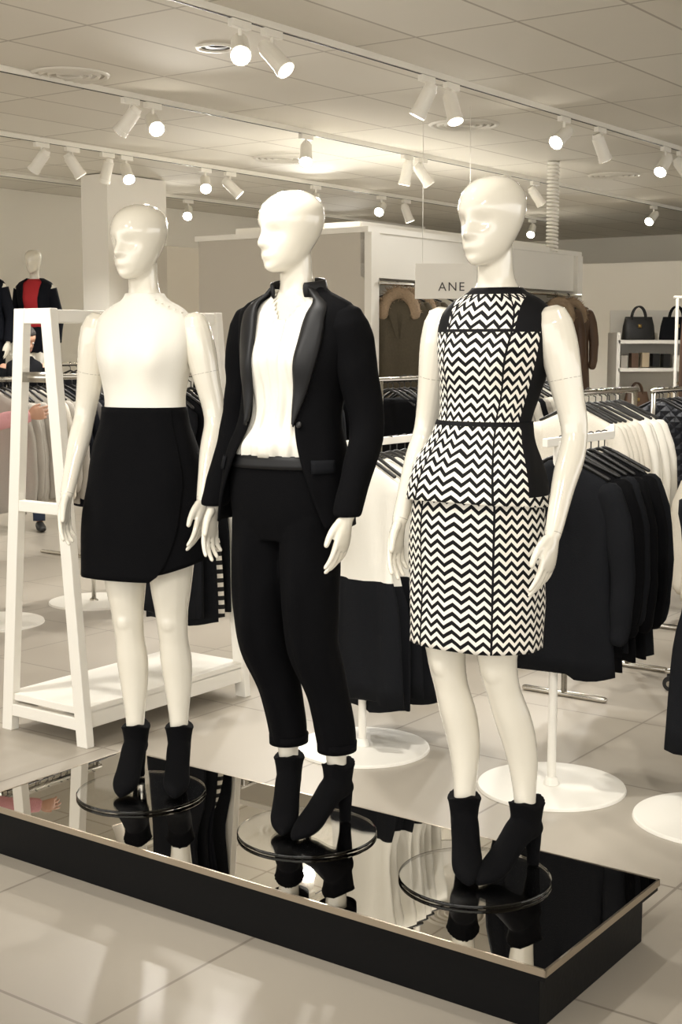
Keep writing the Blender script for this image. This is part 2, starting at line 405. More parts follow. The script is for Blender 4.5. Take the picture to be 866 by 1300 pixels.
# trousers : tailored, front crease, cropped at the ankle
bm=bmesh.new()
loft(bm,[ringp(.86+.245*i/14,.011,amp=0) for i in range(15)])
for s,f,k in zip((-1,1),f2,k2):
    hp=Vector((s*.080,.0,.93)); kn=Vector(k); an=Vector((f[0],f[1],.232)); 
    P=[hp,(hp+kn)/2+Vector((0,-.004,0)),kn,(kn+an)/2+Vector((0,.010,0)),an]
    R=[(0,.092),(.25,.091),(.5,.080),(.75,.068),(1,.056)]
    pts=[catmull(P,i/34) for i in range(35)]
    rr=[]; NN=40
    for i,p in enumerate(pts):
        r=interp(R,i/34)[0]; ring=[]
        for j in range(NN):
            a_=2*PI*j/NN
            q=r*(1+.13*math.exp(-((a_-1.5*PI)/.22)**2)*min(1,i/10)+.10*math.exp(-((a_-.5*PI)/.25)**2)*min(1,i/10))
            q+= .006*noise.noise(Vector((math.cos(a_)*1.5+s*7,math.sin(a_)*1.5,p.z*9)))
            ring.append(p+Vector((math.cos(a_)*q*.94,math.sin(a_)*q*1.04,0)))
        rr.append(ring)
    loft(bm,rr)
finish(bm,'black_trousers',[M_BLACK],m2,remesh=.005,smooth_it=2)
for s,f in zip((-1,1),f2):
    bm=bmesh.new(); rr=[[Vector((f[0]+math.cos(a_)*r*.94,f[1]+math.sin(a_)*r*1.08,z)) for a_ in [2*PI*j/32 for j in range(32)]] for z,r in ((.226,.0585),(.252,.0595))]
    loft(bm,rr,cap=False); finish(bm,'trouser_hem',[M_BLACK],m2,solid=.003)
bm=bmesh.new(); loft(bm,[ringp(1.068+.036*i/3,.017,amp=0) for i in range(4)],cap=False); finish(bm,'trouser_waistband',[M_SATIN],m2,solid=.004)
BL=[(.90,.206,.150,.154,0),(1.0,.198,.140,.146,0),(1.10,.182,.128,.130,0),(1.20,.156,.110,.108,0),(1.28,.154,.110,.106,0),(1.38,.170,.112,.112,0),(1.46,.184,.100,.110,.004),(1.51,.182,.086,.098,.008),(1.538,.150,.070,.084,.012),(1.557,.100,.060,.072,.014),(1.578,.072,.056,.068,.014)]
GP=[(.90,1.10),(1.0,.84),(1.10,.64),(1.2,.50),(1.3,.46),(1.4,.44),(1.5,.48),(1.55,.72),(1.575,.85)]
gap=lambda h:(interp(GP,h)[0]*.95,interp(GP,h)[0]*.92)
shell(m2,'black_blazer',.905,1.578,.0,M_BLACK,tab=BL,phi0=gap,wr=.009,amp=.018,solid=.006,steps=44,hemf=lambda p:.0)
for sg,nm in ((1,'lapel_left'),(-1,'lapel_right')):
    bm=bmesh.new(); rings=[]
    for i in range(41):
        t=i/40; h=1.20+.378*t; g=interp(GP,h)[0]*.93; rx,ff,bb,cy=interp(BL,h)
        wd_m=.055*math.sin(min(1,t*1.5)*PI/2)*(1 if t<.72 else 1-.45*(t-.72)/.28)+.004
        c=[]
        for q in range(8):
            p=sg*(g-.04+(wd_m/max(.085,rx*.85))*q/7)
            o=.011+.004*math.sin(q/7*PI)-(.006 if q==7 else 0)-(.006 if q==0 else 0)
            v=ringp(h,o,tab=BL,phis=[p],amp=.018)[0]; v.z=h-.012*q/7; c.append(v)
        rings.append(c)
    loft(bm,rings,closed=False,cap=False); finish(bm,nm,[M_SATIN],m2,solid=.004)
bm=bmesh.new()
tube(bm,[(.078*math.sin(a_),.014-.072*math.cos(a_)*1.0,1.575+.012*math.cos(a_+PI)) for a_ in [.75+ (2*PI-1.5)*k/24 for k in range(25)]],[(.006,.022)]*25,side=Vector((1,0,0)),n=12)
finish(bm,'blazer_collar',[M_SATIN],m2)
for sg,(S,E,Wr,c) in zip((-1,1),std_arms()):
    bm=bmesh.new(); S=Vector(S)+Vector((sg*-.002,0,-.002)); pts=armpath(S,E,Vector(Wr)+Vector((0,.004,.008)))
    R=[(0,.059),(.12,.061),(.35,.052),(.55,.046),(.8,.041),(1,.038)]
    rr=[]
    for i,p in enumerate(pts): r=interp(R,i/20)[0]; rr.append((r,r*1.1))
    bt=bmesh.new(); tube(bt,pts,rr,n=30,round_=True)
    for v in bt.verts:
        if v.co.z<pts[-1].z: v.co.z=pts[-1].z-.002
    bmesh.ops.subdivide_edges(bt,edges=bt.edges,cuts=1)
    for v in bt.verts: v.co+=Vector((noise.noise(v.co*14),noise.noise(v.co*14+Vector((9,1,3))),0))*.007
    me=bpy.data.meshes.new('t'); bt.to_mesh(me); bt.free(); bm.from_mesh(me)
    finish(bm,'blazer_sleeve_right' if sg<0 else 'blazer_sleeve_left',[M_BLACK],m2,remesh=.005,smooth_it=4)
bm=bmesh.new()
for p,h,wd in ((1.05,1.085,.50),(-1.05,1.085,.50)):
    rings=[[ringp(h+dz,.009,tab=BL,phis=[p+wd*(q/6-.5)],amp=0)[0] for q in range(7)] for dz in (-.025,-.01,.0,.012)]
    loft(bm,rings,closed=False,cap=False)
finish(bm,'blazer_pocket_flaps',[M_BLACK2],m2,solid=.004)
bm=bmesh.new(); v=ringp(1.195,.014,tab=BL,phis=[.56],amp=0)[0]; ball(bm,v,.009,s=(1,.6,1)); finish(bm,'blazer_button',[M_DARKM],m2)
warp(m2,-.022,-.022)
# --- right mannequin : zigzag peplum dress
(xy,a)=ROOT[2]
m3=empty('mannequin',(*xy,PZ+.011),math.radians(a))
body(m3,[(-.068,-.01,ftz),(.095,.035,ftz)],[(-.078,-.02,.56),(.072,-.008,.56)],math.radians(-10),std_arms(),seam=True)
boot(m3,(-.068,-.01,0),math.radians(33),'ankle_boot_right'); boot(m3,(.095,.035,0),math.radians(-12),'ankle_boot_left')
shell(m3,'peplum_bodice',1.19,1.562,.007,M_ZIG,wr=.002,solid=.003,steps=40,n=96)
PEP=[(1.0,.190,.140,.146,0),(1.06,.180,.130,.136,0),(1.12,.160,.112,.114,0),(1.17,.140,.098,.090,0),(1.22,.127,.090,.081,0)]
shell(m3,'peplum',1.012,1.218,.004,M_ZIG,tab=PEP,wr=.012,solid=.003,amp=0,n=96,hemf=lambda p:.012*math.cos(p)-.01)
SK3=[(.60,.176,.120,.130,0),(.75,.180,.120,.136,0),(.90,.180,.118,.136,0),(1.02,.174,.110,.124,0),(1.12,.150,.10,.10,0)]
shell(m3,'zigzag_skirt',.622,1.12,.004,M_ZIG,tab=SK3,wr=.008,solid=.004,amp=0,n=96,steps=40)
warp(m3,-.028,-.034)
# glass bases
for p in ((-.640,4.20),(-.100,3.84),(.36,3.50)): glassbase((*p,.172))
# ------------------------------------------------------------ platform
A=Vector((.470,2.962,0)); LEN=2.0; WID=.655
pc=A+Ld*LEN/2+Wd*WID/2
pf=empty('display_platform',(pc.x,pc.y,0),ANG)
M_MIRROR=mat('black_mirror_top','#bbb7b0',.012,metal=1)
M_PBLACK=mat('platform_black','#050506',.5,bump=.05,spec=.15)
M_RIM=mat('steel_rim','#b9ad9c',.3,metal=1)
bm=bmesh.new(); box(bm,(0,0,.0705),(WID-.06,LEN-.06,.141)); finish(bm,'plinth_base',[M_PBLACK],pf,smooth=False,bevel=.003)
bm=bmesh.new(); box(bm,(0,0,.155),(WID-.002,LEN-.002,.028)); finish(bm,'top_slab',[M_PBLACK],pf,smooth=False)
bm=bmesh.new(); box(bm,(0,0,.1705),(WID-.008,LEN-.008,.002)); finish(bm,'mirror_sheet',[M_MIRROR],pf,smooth=False)
bm=bmesh.new()
for s in (-1,1):
    box(bm,(s*WID/2,0,.163),(.006,LEN+.006,.018)); box(bm,(0,s*LEN/2,.163),(WID+.006,.006,.018))
finish(bm,'metal_rim',[M_RIM],pf,smooth=False)
# ------------------------------------------------------------ room shell
def slab(name,c,s,m,rot=ANG,z=0): 
    bm=bmesh.new(); box(bm,(0,0,0),s); return finish(bm,name,[m],loc=(c[0],c[1],z),smooth=False,rotz=rot)
M_WALL=mat('wall_cream','#f0ebdf',.85,bump=.02); M_WALLB=mat('wall_beige','#c4bdb0',.85); M_WALLW=mat('wall_white','#f3efe6',.7)
cc=Wd*8+Ld*1
slab('floor',(cc.x,cc.y),(32,26,.1),M_FLOOR,z=-.05)
cc=Wd*9.8+Ld*1
slab('ceiling',(cc.x,cc.y),(24.4,22,.1),M_CEIL,z=H+.05)
P0=Vector((-3.6,14.2,0)); 
c=P0+Ld*.1+Wd*(-1); slab('wall_left',(c.x,c.y),(22,.2,H),M_WALL,z=H/2)
c=P0+Wd*10-Ld*9; slab('wall_back',(c.x,c.y),(.2,18,H),M_WALL,z=H/2)
slab('baseboard_left',((P0+Wd*2-Ld*.01).x,(P0+Wd*2-Ld*.01).y),(14,.03,.12),M_WHITEP,z=.06)
# bay partition
C0=Vector((.19,9.9,0)); Lf=1.62; Wf=3.41; PH=2.4
bay=empty('display_wall_bay',(C0.x,C0.y,0),ANG)
bm=bmesh.new()
box(bm,(.06,Lf/2,PH/2),(.12,Lf,PH),mi=1)
box(bm,(Wf/2,Lf/2+.2,PH/2),(Wf-.1,.1,PH-.05),mi=0)
box(bm,(Wf-.05,Lf/2-.0,PH/2),(.1,Lf,PH),mi=0)
finish(bm,'bay_panels',[M_WHITEP,M_WALLB],bay,smooth=False)
bm=bmesh.new()
box(bm,(Wf/2,.03,PH-.16),(Wf,.06,.32)); box(bm,(.04,-.012,PH/2),(.1,.06,PH)); box(bm,(Wf-.05,-.012,PH/2),(.1,.06,PH)); box(bm,(Wf*.5,-.012,PH/2),(.05,.05,PH-.3))
box(bm,(Wf/2,Lf/2,PH+.02),(Wf+.04,Lf+.04,.04))
finish(bm,'bay_frame',[M_WHITEP],bay,smooth=False)
bm=bmesh.new(); tube(bm,[(.1,.35,1.02),(Wf-.1,.35,1.02)],[.014,.014],side=Vector((0,0,1)),round_=False)
tube(bm,[(.08,-.06,2.04),(Wf-.08,-.06,2.04)],[.014,.014],side=Vector((0,0,1))); 
for x in (.1,Wf/2,Wf-.1): tube(bm,[(x,-.06,2.04),(x,.26,2.04)],[.012,.012],side=Vector((0,0,1)))
finish(bm,'bay_rails',[M_CHROME],bay)
def ceiling_fill(name,p,sx,sy,z,pw):  # added fill: invented tray with an upward area light to brighten the ceiling
    e=empty(name,(p[0],p[1],z),ANG)
    bm=bmesh.new(); box(bm,(0,0,.01),(sx,sy,.02)); 
    for s in (-1,1): box(bm,(0,s*sy/2,.03),(sx,.01,.06)); box(bm,(s*sx/2,0,.03),(.01,sy,.06))
    finish(bm,'fill_tray',[M_WHITEP],e,smooth=False)
    l=bpy.data.lights.new('ceiling_fill','AREA'); l.shape='RECTANGLE'; l.size=sx*.95; l.size_y=sy*.9; l.energy=pw; l.color=(1,.97,.92)
    o=bpy.data.objects.new('ceiling_fill_lamp',l); sc.collection.objects.link(o); o.parent=e; o.location=(0,0,.05); o.rotation_euler=(PI,0,0)
cb=C0+Wd*1.7+Ld*.8; ceiling_fill('ceiling_fill_tray',(cb.x,cb.y),3.0,1.2,PH+.042,9)  # added out of sight on the bay top, only to lift ceiling brightness
c=Vector((-2.10,13.4,0)); slab('wall_pier',(c.x,c.y),(.8,.35,H-.01),M_WALLW,z=(H-.01)/2)
c=Vector((-1.62,13.0,0)); slab('partition_low',(c.x,c.y),(.5,.4,2.50),M_WALLB,z=1.25)
c=Vector((4.4,15.5,0)); slab('partition_white',(c.x,c.y),(.2,5.5,2.55),M_WALLW,z=1.275)
# ------------------------------------------------------------ ceiling fittings
def rail(base,s0,s1):
    a_=base+Wd*s0;b_=base+Wd*s1;c_=(a_+b_)/2
    bm=bmesh.new(); box(bm,(0,0,.0),(s1-s0,.035,.034)); 
    box(bm,(0,.0,-.018),(s1-s0,.012,.004),mi=1)
    finish(bm,'lighting_track',[M_WHITEP,M_DARKM],loc=(c_.x,c_.y,H-.0175),smooth=False,rotz=ANG)
R1=Vector((-.61,6.67,0))
bases=[R1-Ld*3.86,R1-Ld*1.93,R1,R1+Ld*1.93,R1+Ld*3.86,R1+Ld*5.79]
for i,b in enumerate(bases): rail(b,-7 if i<5 else 1,11)
def spot_mesh(bright):
    bm=bmesh.new()
    cyl(bm,(0,0,-.10),.046,.044,.15,n=24)
    cyl(bm,(0,0,-.125),.052,.050,.03,n=24)
    cyl(bm,(0,0,.05),.038,.030,.03,n=24)
    cyl(bm,(0,0,-.1265),.046,.046,.003,n=24,mi=1)
    me=bpy.data.meshes.new('spot_head'); bm.to_mesh(me); bm.free()
    me.materials.append(M_WHITEP); me.materials.append(M_EMIT if bright else M_EMIT2)
    return me
SM=[spot_mesh(0),spot_mesh(1)]
LC=(1,.965,.90)
def spot(base,s,dirv,bright=0,power=0,ang=75):
    p=base+Wd*s; e=empty('track_spotlight',(p.x,p.y,H-.036))
    bm=bmesh.new(); box(bm,(0,0,-.02),(.14,.034,.036),rot=ANG); cyl(bm,(0,0,-.09),.010,.010,.06,n=12); 
    box(bm,(0,0,-.095),(.03,.03,.02)); finish(bm,'track_adapter',[M_WHITEP],e,smooth=False)
    h=bpy.data.objects.new('lamp_head',SM[bright]); sc.collection.objects.link(h); h.parent=e; h.location=(0,0,-.12)
    q=Vector(dirv).normalized().to_track_quat('-Z','Y'); h.rotation_mode='QUATERNION'; h.rotation_quaternion=q
    if power:
        l=bpy.data.lights.new('spot','SPOT'); l.energy=power; l.spot_size=math.radians(ang); l.spot_blend=.6; l.shadow_soft_size=.05; l.color=LC
        o=bpy.data.objects.new('lamp',l); sc.collection.objects.link(o); o.parent=e; o.location=Vector((0,0,-.12))+Vector(dirv).normalized()*.14
        o.rotation_mode='QUATERNION'; o.rotation_quaternion=q
def D(tx,ty,tz=1.0,base=None,s=0):
    p=base+Wd*s; return (tx-p.x,ty-p.y,tz-H)
P1=150
for s,d,b,pw in ((.2,(.1,-.9,-.6),1,P1),(.448,(.5,-.35,-.6),0,P1),(1.9,(-.5,.1,-1),0,P1),(2.18,(.2,-.4,-1),0,P1),(3.68,(-.5,-.6,-.5),1,P1),(4.26,(.4,.2,-.9),0,P1),(5.47,(-.4,-.5,-.6),1,P1),(5.8,(.5,0,-.7),0,0),(-2.0,(0,0,-1),0,P1)):
    spot(R1,s,d,b,pw,100)
for s,d,b,pw in ((.045,(.1,.3,-.9),0,P1),(1.405,(-.6,.2,-.7),0,P1),(1.61,(.3,-.8,-.5),1,P1),(3.26,(0,-.7,-.8),1,P1),(4.65,(-.2,.1,-1),0,P1),(4.87,(.5,.1,-.7),0,0),(6.34,(.1,.1,-1),0,P1),(6.91,(.6,.2,-.8),0,0),(9.78,(-.5,-.6,-.5),1,P1)):
    spot(bases[3],s,d,b,pw,100)
for s,d,b,pw in ((2.38,(-.5,.2,-.6),1,P1),(2.7,(.5,.2,-.8),0,0),(3.09,(-.3,.3,-.9),0,P1),(3.305,(.3,-.7,-.7),1,0),(4.3,(.1,-.7,-.5),1,P1),(4.64,(.6,0,-.6),0,0),(5.95,(0,-.9,-.4),1,P1),(7.11,(-.2,-.7,-.4),1,0),(7.59,(.3,0,-.8),0,P1),(10.5,(-.2,-.6,-.5),1,P1)):
    spot(bases[4],s,d,b,pw,100)
for s,d,b,pw in ((6.2,(-.0,-.8,-.5),1,P1),(7.6,(.2,-.5,-.5),0,0),(9.4,(-.2,-.8,-.5),1,P1)):
    spot(bases[5],s,d,b,pw,100)
B1=bases[1]; B0=bases[0]
for s,tx,ty,pw in ((-4.2,-.5,4.0,66),(-3.2,-.1,3.9,60),(-2.2,.4,3.5,60),(-1.3,.5,5.0,130),(-.6,1.2,6.2,130),(2.4,2.2,8,140)):
    spot(B1,s,D(tx,ty,1.1,B1,s),0,pw,60)
for s,tx,ty,pw in ((-4.2,.3,3.6,66),(-5.2,-.3,3.8,66),(-2.3,1.2,5.0,120)):
    spot(B0,s,D(tx,ty,1.0,B0,s),0,pw,60)
def vent(p,r,kind):
    bm=bmesh.new()
    if kind:
        for k in range(4): 
            rr=r*(1-k*.22); R=[[Vector((q*math.cos(2*PI*j/36),q*math.sin(2*PI*j/36),z)) for j in range(36)] for q,z in ((rr,-.002),(rr*.93,-.018),(rr*.86,-.004))]
            loft(bm,R,cap=False)
        cyl(bm,(0,0,-.003),r*.99,r*.99,.002,n=36,mi=1)
    else:
        R=[[Vector((q*math.cos(2*PI*j/36),q*math.sin(2*PI*j/36),z)) for j in range(36)] for q,z in ((r,-.001),(r*.95,-.012),(r*.8,-.012),(r*.7,.0))]
        loft(bm,R,cap=False); cyl(bm,(0,0,-.003),r*.75,r*.75,.002,n=36,mi=1)
    finish(bm,'ceiling_vent' if kind else 'recessed_downlight',[M_WHITEP,M_DARKM if not kind else M_WALLB],loc=(p[0],p[1],H))
for p,r,k in (((-1.62,8.35),.24,1),((-.68,7.6),.11,0),((-3.4,13.0),.26,1),((-.5,12.0),.26,1),((.9,10.2),.26,1),((2.6,13.2),.25,1),((-3.2,12.0),.12,0)): vent(p,r,k)
# coiled cable
cu=bpy.data.curves.new('coiled_cable','CURVE'); cu.dimensions='3D'; cu.bevel_depth=.011
spn=cu.splines.new('POLY'); N=24*14; spn.points.add(N)
for i in range(N+1):
    t=i/N; spn.points[i].co=(.045*math.cos(2*PI*24*t),.045*math.sin(2*PI*24*t),-t*.78,1)
cu.materials.append(M_WHITEP); o=bpy.data.objects.new('coiled_cable',cu); sc.collection.objects.link(o); o.location=(1.87,12.2,H)
# ------------------------------------------------------------ garments on racks
def garment(bm,M,kind,mi=0,mi2=None,seed=0,hangmi=1):
    rnd=random.Random(seed)
    K={'shirt':(.20,.62,.030,1),'jacket':(.215,.74,.042,1),'dress':(.19,.98,.032,0),'skirt':(.17,.52,.03,0),'trousers':(.17,.58,.026,0),'parka':(.24,.86,.07,1),'knit':(.21,.66,.035,1),'scarf':(.09,.8,.02,0)}
    hw,ln,th,sl=K[kind]
    ph=rnd.random()*6
    if kind in('skirt','trousers','scarf'):
        prof=[(-.03,hw*.80,th*.5),(-.05,hw*.86,th*.7),(-ln*.5,hw*(1.0 if kind!='skirt' else 1.1),th),(-ln,hw*(1.0 if kind!='skirt' else 1.25),th*1.1)]
    elif kind=='dress':
        prof=[(-.01,.05,th*.5),(-.03,.09,th*.6),(-.075,hw*.95,th*.8),(-.2,hw*.88,th),(-.42,hw*.80,th*.9),(-.6,hw*1.0,th*1.1),(-ln,hw*1.12,th*1.2)]
    else:
        prof=[(.0,.05,th*.6),(-.02,.08,th*.7),(-.075,hw*.93,th*.85),(-.12,hw,th),(-.35,hw*.92,th*1.05),(-ln,hw*1.02,th*1.15)]
    rings=[];zs=[]
    NR=16
    for i in range(NR+1):
        z=prof[0][0]+(prof[-1][0]-prof[0][0])*(i/NR)**1.25
        tb=[(-q[0],q[1],q[2]) for q in prof]; w,t=interp(tb,-z); zs.append(z)
        r=[]
        for j in range(28):
            a_=2*PI*j/28; x=w*math.cos(a_); y=t*math.sin(a_)
            dep=min(1,abs(z)/.3)
            y+=.012*dep*math.sin(x*34+ph+z*2)+.006*dep*math.sin(x*71+ph*2)
            r.append(M@Vector((x,y,z+.012*math.sin(x*20+ph)*dep*(1 if i==NR else 0))))
        rings.append(r)
    loft(bm,rings,mf=(lambda i,j:(mi2 if (mi2 is not None and zs[i]<-.42) else mi)))
    if sl:
        for s in (-1,1):
            pts=[(s*(hw-.03),0,-.10),(s*(hw+.01),.0,-.22),(s*(hw+.025),-.01,-.38),(s*(hw+.02),-.015,-.52),(s*(hw+.01),-.02,-.60)]
            R=[(.05,.035),(.052,.035),(.046,.033),(.042,.03),(.036,.028)]
            b2=[catmull([Vector(p) for p in pts],i/10) for i in range(11)]
            rr=[(interp([(k/4,)+R[k] for k in range(5)],i/10)) for i in range(11)]
            b2=[M@(p+Vector((0,.004*math.sin(i*1.9+ph),0))) for i,p in enumerate(b2)]
            tube(bm,b2,[tuple(x) for x in rr],side=M.to_3x3()@Vector((1,0,0)),n=12,mi=mi)
    if kind in('jacket','parka'):
        for s in (-1,1):
            r=[[M@Vector((s*.03,-th*.75,.0)),M@Vector((s*.085,-th*.7,-.03))],[M@Vector((s*.02,-th-.014,-.18)),M@Vector((s*.085,-th-.012,-.15))],[M@Vector((s*.004,-th-.016,-.34)),M@Vector((s*.02,-th-.014,-.33))]]
            loft(bm,r,closed=False,cap=False,mi=mi)
    if kind=='parka':
        for q in range(500):
            a_=PI*rnd.random(); c=Vector((.12*math.cos(a_)*(1+.15*rnd.random()),-.07+.03*rnd.random(),-.02-.15*(1-math.sin(a_))+.05*rnd.random()))
            d=Vector((rnd.uniform(-1,1),rnd.uniform(-1,.2),rnd.uniform(-1,1))).normalized()*.06
            s_=d.orthogonal().normalized()*.010
            f=bm.faces.new([bm.verts.new(M@(c-s_)),bm.verts.new(M@(c+s_)),bm.verts.new(M@(c+d))]); f.material_index=hangmi+1
        tube(bm,[M@Vector((.12*math.cos(a_),-.06,-.02-.15*(1-math.sin(a_))+.02)) for a_ in [PI*k/12 for k in range(13)]],[.045]*13,n=8,mi=hangmi+1)
    tube(bm,[M@Vector(p) for p in ((-hw*.85,0,-.055),(-.05,0,.005),(0,0,.022),(.05,0,.005),(hw*.85,0,-.055))],[.007]*5,side=M.to_3x3()@Vector((0,1,0)),n=6,mi=hangmi)
    hk=[(0,0,.02),(0,0,.05)]+[(.018*math.sin(a_)*1.0,0,.068-.018*math.cos(a_)) for a_ in [PI*k/6 for k in range(0,8)]]
    tube(bm,[M@Vector(p) for p in hk],[.0025]*len(hk),side=M.to_3x3()@Vector((0,1,0)),n=5,mi=hangmi)
def hang(parent,name,s0,s1,step,z,kind,mats,split=False,jit=.15,y=0,turn=0):
    n=max(1,int(abs(s1-s0)/step))
    allm=list(mats)
    bm=bmesh.new(); nm=len(allm)
    ml=allm+[M_DARKM,M_FUR]
    for i in range(n):
        x=s0+(s1-s0)*(i+.5)/n
        M=Matrix.Translation((x,y+random.uniform(-.012,.012),z-.088))@Matrix.Rotation(PI/2+turn+random.uniform(-jit,jit),4,'Z')@Matrix.Diagonal((1,1,random.uniform(.95,1.05),1))
        k=0 if split else random.randrange(nm)
        bmt=bmesh.new(); garment(bmt,M,kind,mi=k,mi2=1 if split else None,seed=random.random(),hangmi=nm)
        me=bpy.data.meshes.new('t'); bmt.to_mesh(me); bmt.free(); bm.from_mesh(me); bpy.data.meshes.remove(me)
    return finish(bm,name,ml,parent,recalc=True)
def disc_stand(name,p,h,arm_len=.55,base_r=.27,back=.1):
    e=empty(name,(p[0],p[1],0),ANG)
    bm=bmesh.new(); cyl(bm,(0,0,0),base_r,base_r-.004,.012,n=64); cyl(bm,(0,0,.012),.03,.02,.03,n=24)
    cyl(bm,(0,0,.03),.016,.016,h-.03,n=20)
    box(bm,((arm_len-back)/2,0,h),(arm_len+back,.02,.03)); box(bm,(arm_len,0,h+.015),(.012,.02,.05))
    finish(bm,'stand_frame',[M_WHITEP],e,smooth=False,bevel=.002); return e
def rackframe(name,p,length,h,mm=M_CHROME,foot=.26,wheels=False,rot=None):
    e=empty(name,(p[0],p[1],0),ANG if rot is None else rot)
    bm=bmesh.new(); b0=.075 if wheels else 0
    for x in (0,length):
        tube(bm,[(x,0,b0+.02),(x,0,h)],[.014,.014],n=12,round_=False)
        tube(bm,[(x,-foot,b0+.014),(x,foot,b0+.014)],[.014,.014],n=12,side=Vector((0,0,1)))
    tube(bm,[(-.02,0,h),(length+.02,0,h)],[.014,.014],n=12,side=Vector((0,0,1)))
    if wheels:
        tube(bm,[(0,0,b0+.06),(length,0,b0+.06)],[.011,.011],n=12,side=Vector((0,0,1)))
    finish(bm,'rack_frame',[mm],e)
    if wheels:
        bm=bmesh.new()
        for x in (0,length):
            for y in (-foot+.02,foot-.02):
                for dx in (-.016,.016):
                    R=Matrix.Translation((x+dx,y,.036))@Matrix.Rotation(PI/2,4,'Y'); bmesh.ops.create_cone(bm,cap_ends=True,segments=24,radius1=.035,radius2=.035,depth=.016,matrix=R)
                    R=Matrix.Translation((x+dx*1.6,y,.036))@Matrix.Rotation(PI/2,4,'Y'); r=bmesh.ops.create_cone(bm,cap_ends=True,segments=16,radius1=.014,radius2=.014,depth=.01,matrix=R)
                    for f in set(f for v in r['verts'] for f in v.link_faces): f.material_index=1
                box(bm,(x,y,.066),(.02,.04,.03))
        finish(bm,'casters',[M_DARKM,M_CHROME],e,smooth=False)
    return e
# white A-frame display rack
af=empty('a_frame_garment_rack',(-1.205,5.40,0),ANG)
bm=bmesh.new(); AL=.98; HT=1.74
for x in (0,AL):
    for s in (-1,1):
        r0=[Vector((x+dx,s*.225+dy,0)) for dx,dy in ((-.02,-.03),(.02,-.03),(.02,.03),(-.02,.03))]
        r1=[Vector((x+dx,s*.075+dy,HT)) for dx,dy in ((-.02,-.03),(.02,-.03),(.02,.03),(-.02,.03))]
        loft(bm,[r0,r1])
    box(bm,(x,0,HT-.03),(.036,.20,.06)); box(bm,(x,0,.95),(.034,.30,.045)); box(bm,(x,0,.09),(.036,.42,.05))
box(bm,(AL/2,0,.145),(AL+.02,.46,.03)); box(bm,(AL/2,.215,.105),(AL,.03,.07)); box(bm,(AL/2,-.215,.105),(AL,.03,.07))
for s in (-1,1):
    box(bm,(AL/2,s*.075,HT-.03),(AL,.036,.05))
finish(bm,'a_frame',[M_WHITEP],af,smooth=False,bevel=.003)
bm=bmesh.new(); tube(bm,[(0,0,1.47),(AL,0,1.47)],[.012,.012],side=Vector((0,0,1)))
box(bm,(0,0,1.47),(.034,.23,.04)); box(bm,(AL,0,1.47),(.034,.23,.04))
finish(bm,'hanging_rail',[M_CHROME],af)
hang(af,'hanging_dark_clothes',.72,.93,.05,1.47,'dress',[M_BLACK2,M_NAVY])
hang(af,'hanging_striped_top',.80,.86,.06,1.40,'dress',[M_NAVY,M_STRIPE],split=True)
# round base stands
s1=disc_stand('garment_stand',(.085,5.25),1.22,arm_len=.42)
hang(s1,'colour_block_dresses',-.04,.40,.062,1.24,'dress',[M_WHITE,M_BLACK2],split=True)
s2=disc_stand('garment_stand',(.765,4.77),1.26,arm_len=.45)
hang(s2,'black_blazers',-.02,.44,.062,1.28,'jacket',[M_BLACK2,M_BLACK2,M_BLACK])
s3=disc_stand('garment_stand',(1.26,4.42),1.22,arm_len=.4)
hang(s3,'patterned_dresses',.02,.36,.07,1.24,'dress',[M_FLORAL,M_BLACK2])
# racks
r3=rackframe('clothing_rack',(1.02,6.05),.7,1.38,foot=.2)
hang(r3,'white_shirts',.02,.55,.05,1.40,'jacket',[M_WHITE,M_WHITE,M_CREAM])
r5=rackframe('rolling_clothing_rack',(1.70,6.04),.8,1.12,foot=.22,wheels=True)
hang(r5,'grey_sweaters',.04,.6,.06,1.14,'knit',[M_CREAM,M_GREY])
r1=rackframe('clothing_rack',(.20,6.85),2.0,1.42,foot=.25)
hang(r1,'black_trousers_on_hangers',.04,.62,.05,1.44,'trousers',[M_BLACK,M_NAVY,M_BLACK2])
hang(r1,'mixed_tops',.75,1.9,.06,1.44,'shirt',[M_BLACK2,M_WHITE,M_GREY])
r2=rackframe('clothing_rack',(1.75,7.60),1.4,1.34,foot=.25)
hang(r2,'quilted_jackets',.02,.7,.075,1.36,'jacket',[M_QUILT])
hang(r2,'jackets',.8,1.3,.07,1.36,'jacket',[M_NAVY,M_DGREY])
r6=rackframe('clothing_rack',(-2.0,7.7),.78,1.40,foot=.02)
bm=bmesh.new(); cyl(bm,(0,0,0),.28,.276,.012,n=64); cyl(bm,(.78,0,0),.28,.276,.012,n=64); finish(bm,'round_bases',[M_WHITEP],r6,smooth=False)
hang(r6,'grey_knitwear',.02,.5,.05,1.42,'knit',[M_GREY,M_CREAM,M_GREY])
hang(r6,'dark_knitwear',.5,.76,.05,1.42,'knit',[M_NAVY,M_DGREY])
for (p,l,z,kind,ms,nm) in (((-2.1,10.2),1.6,1.45,'jacket',[M_BLACK2,M_NAVY,M_DGREY],'dark_coats'),((-.6,8.0),1.2,1.42,'shirt',[M_BLACK2,M_DGREY,M_WHITE],'mixed_shirts'),
     ((2.75,8.7),1.7,1.3,'shirt',[M_BEIGE,M_GREY,M_WHITE,M_BLACK2],'mixed_clothes')):
    r=rackframe('clothing_rack',p,l,z); hang(r,nm,.05,l-.05,.075,z+.02,kind,ms)
e2=empty('upper_rail_group',(0,-.06,0),0,bay)
hang(e2,'fur_trimmed_parkas',.20,.62,.2,2.06,'parka',[M_OLIVE],jit=.15,turn=-2.3)
hang(e2,'more_parkas',2.7,3.2,.25,2.06,'parka',[M_OLIVE,M_BROWN],jit=.15,turn=-2.3)
hang(e2,'bay_coats',.85,2.4,.11,2.04,'jacket',[M_BLACK2,M_GREY,M_WHITE],jit=.4)
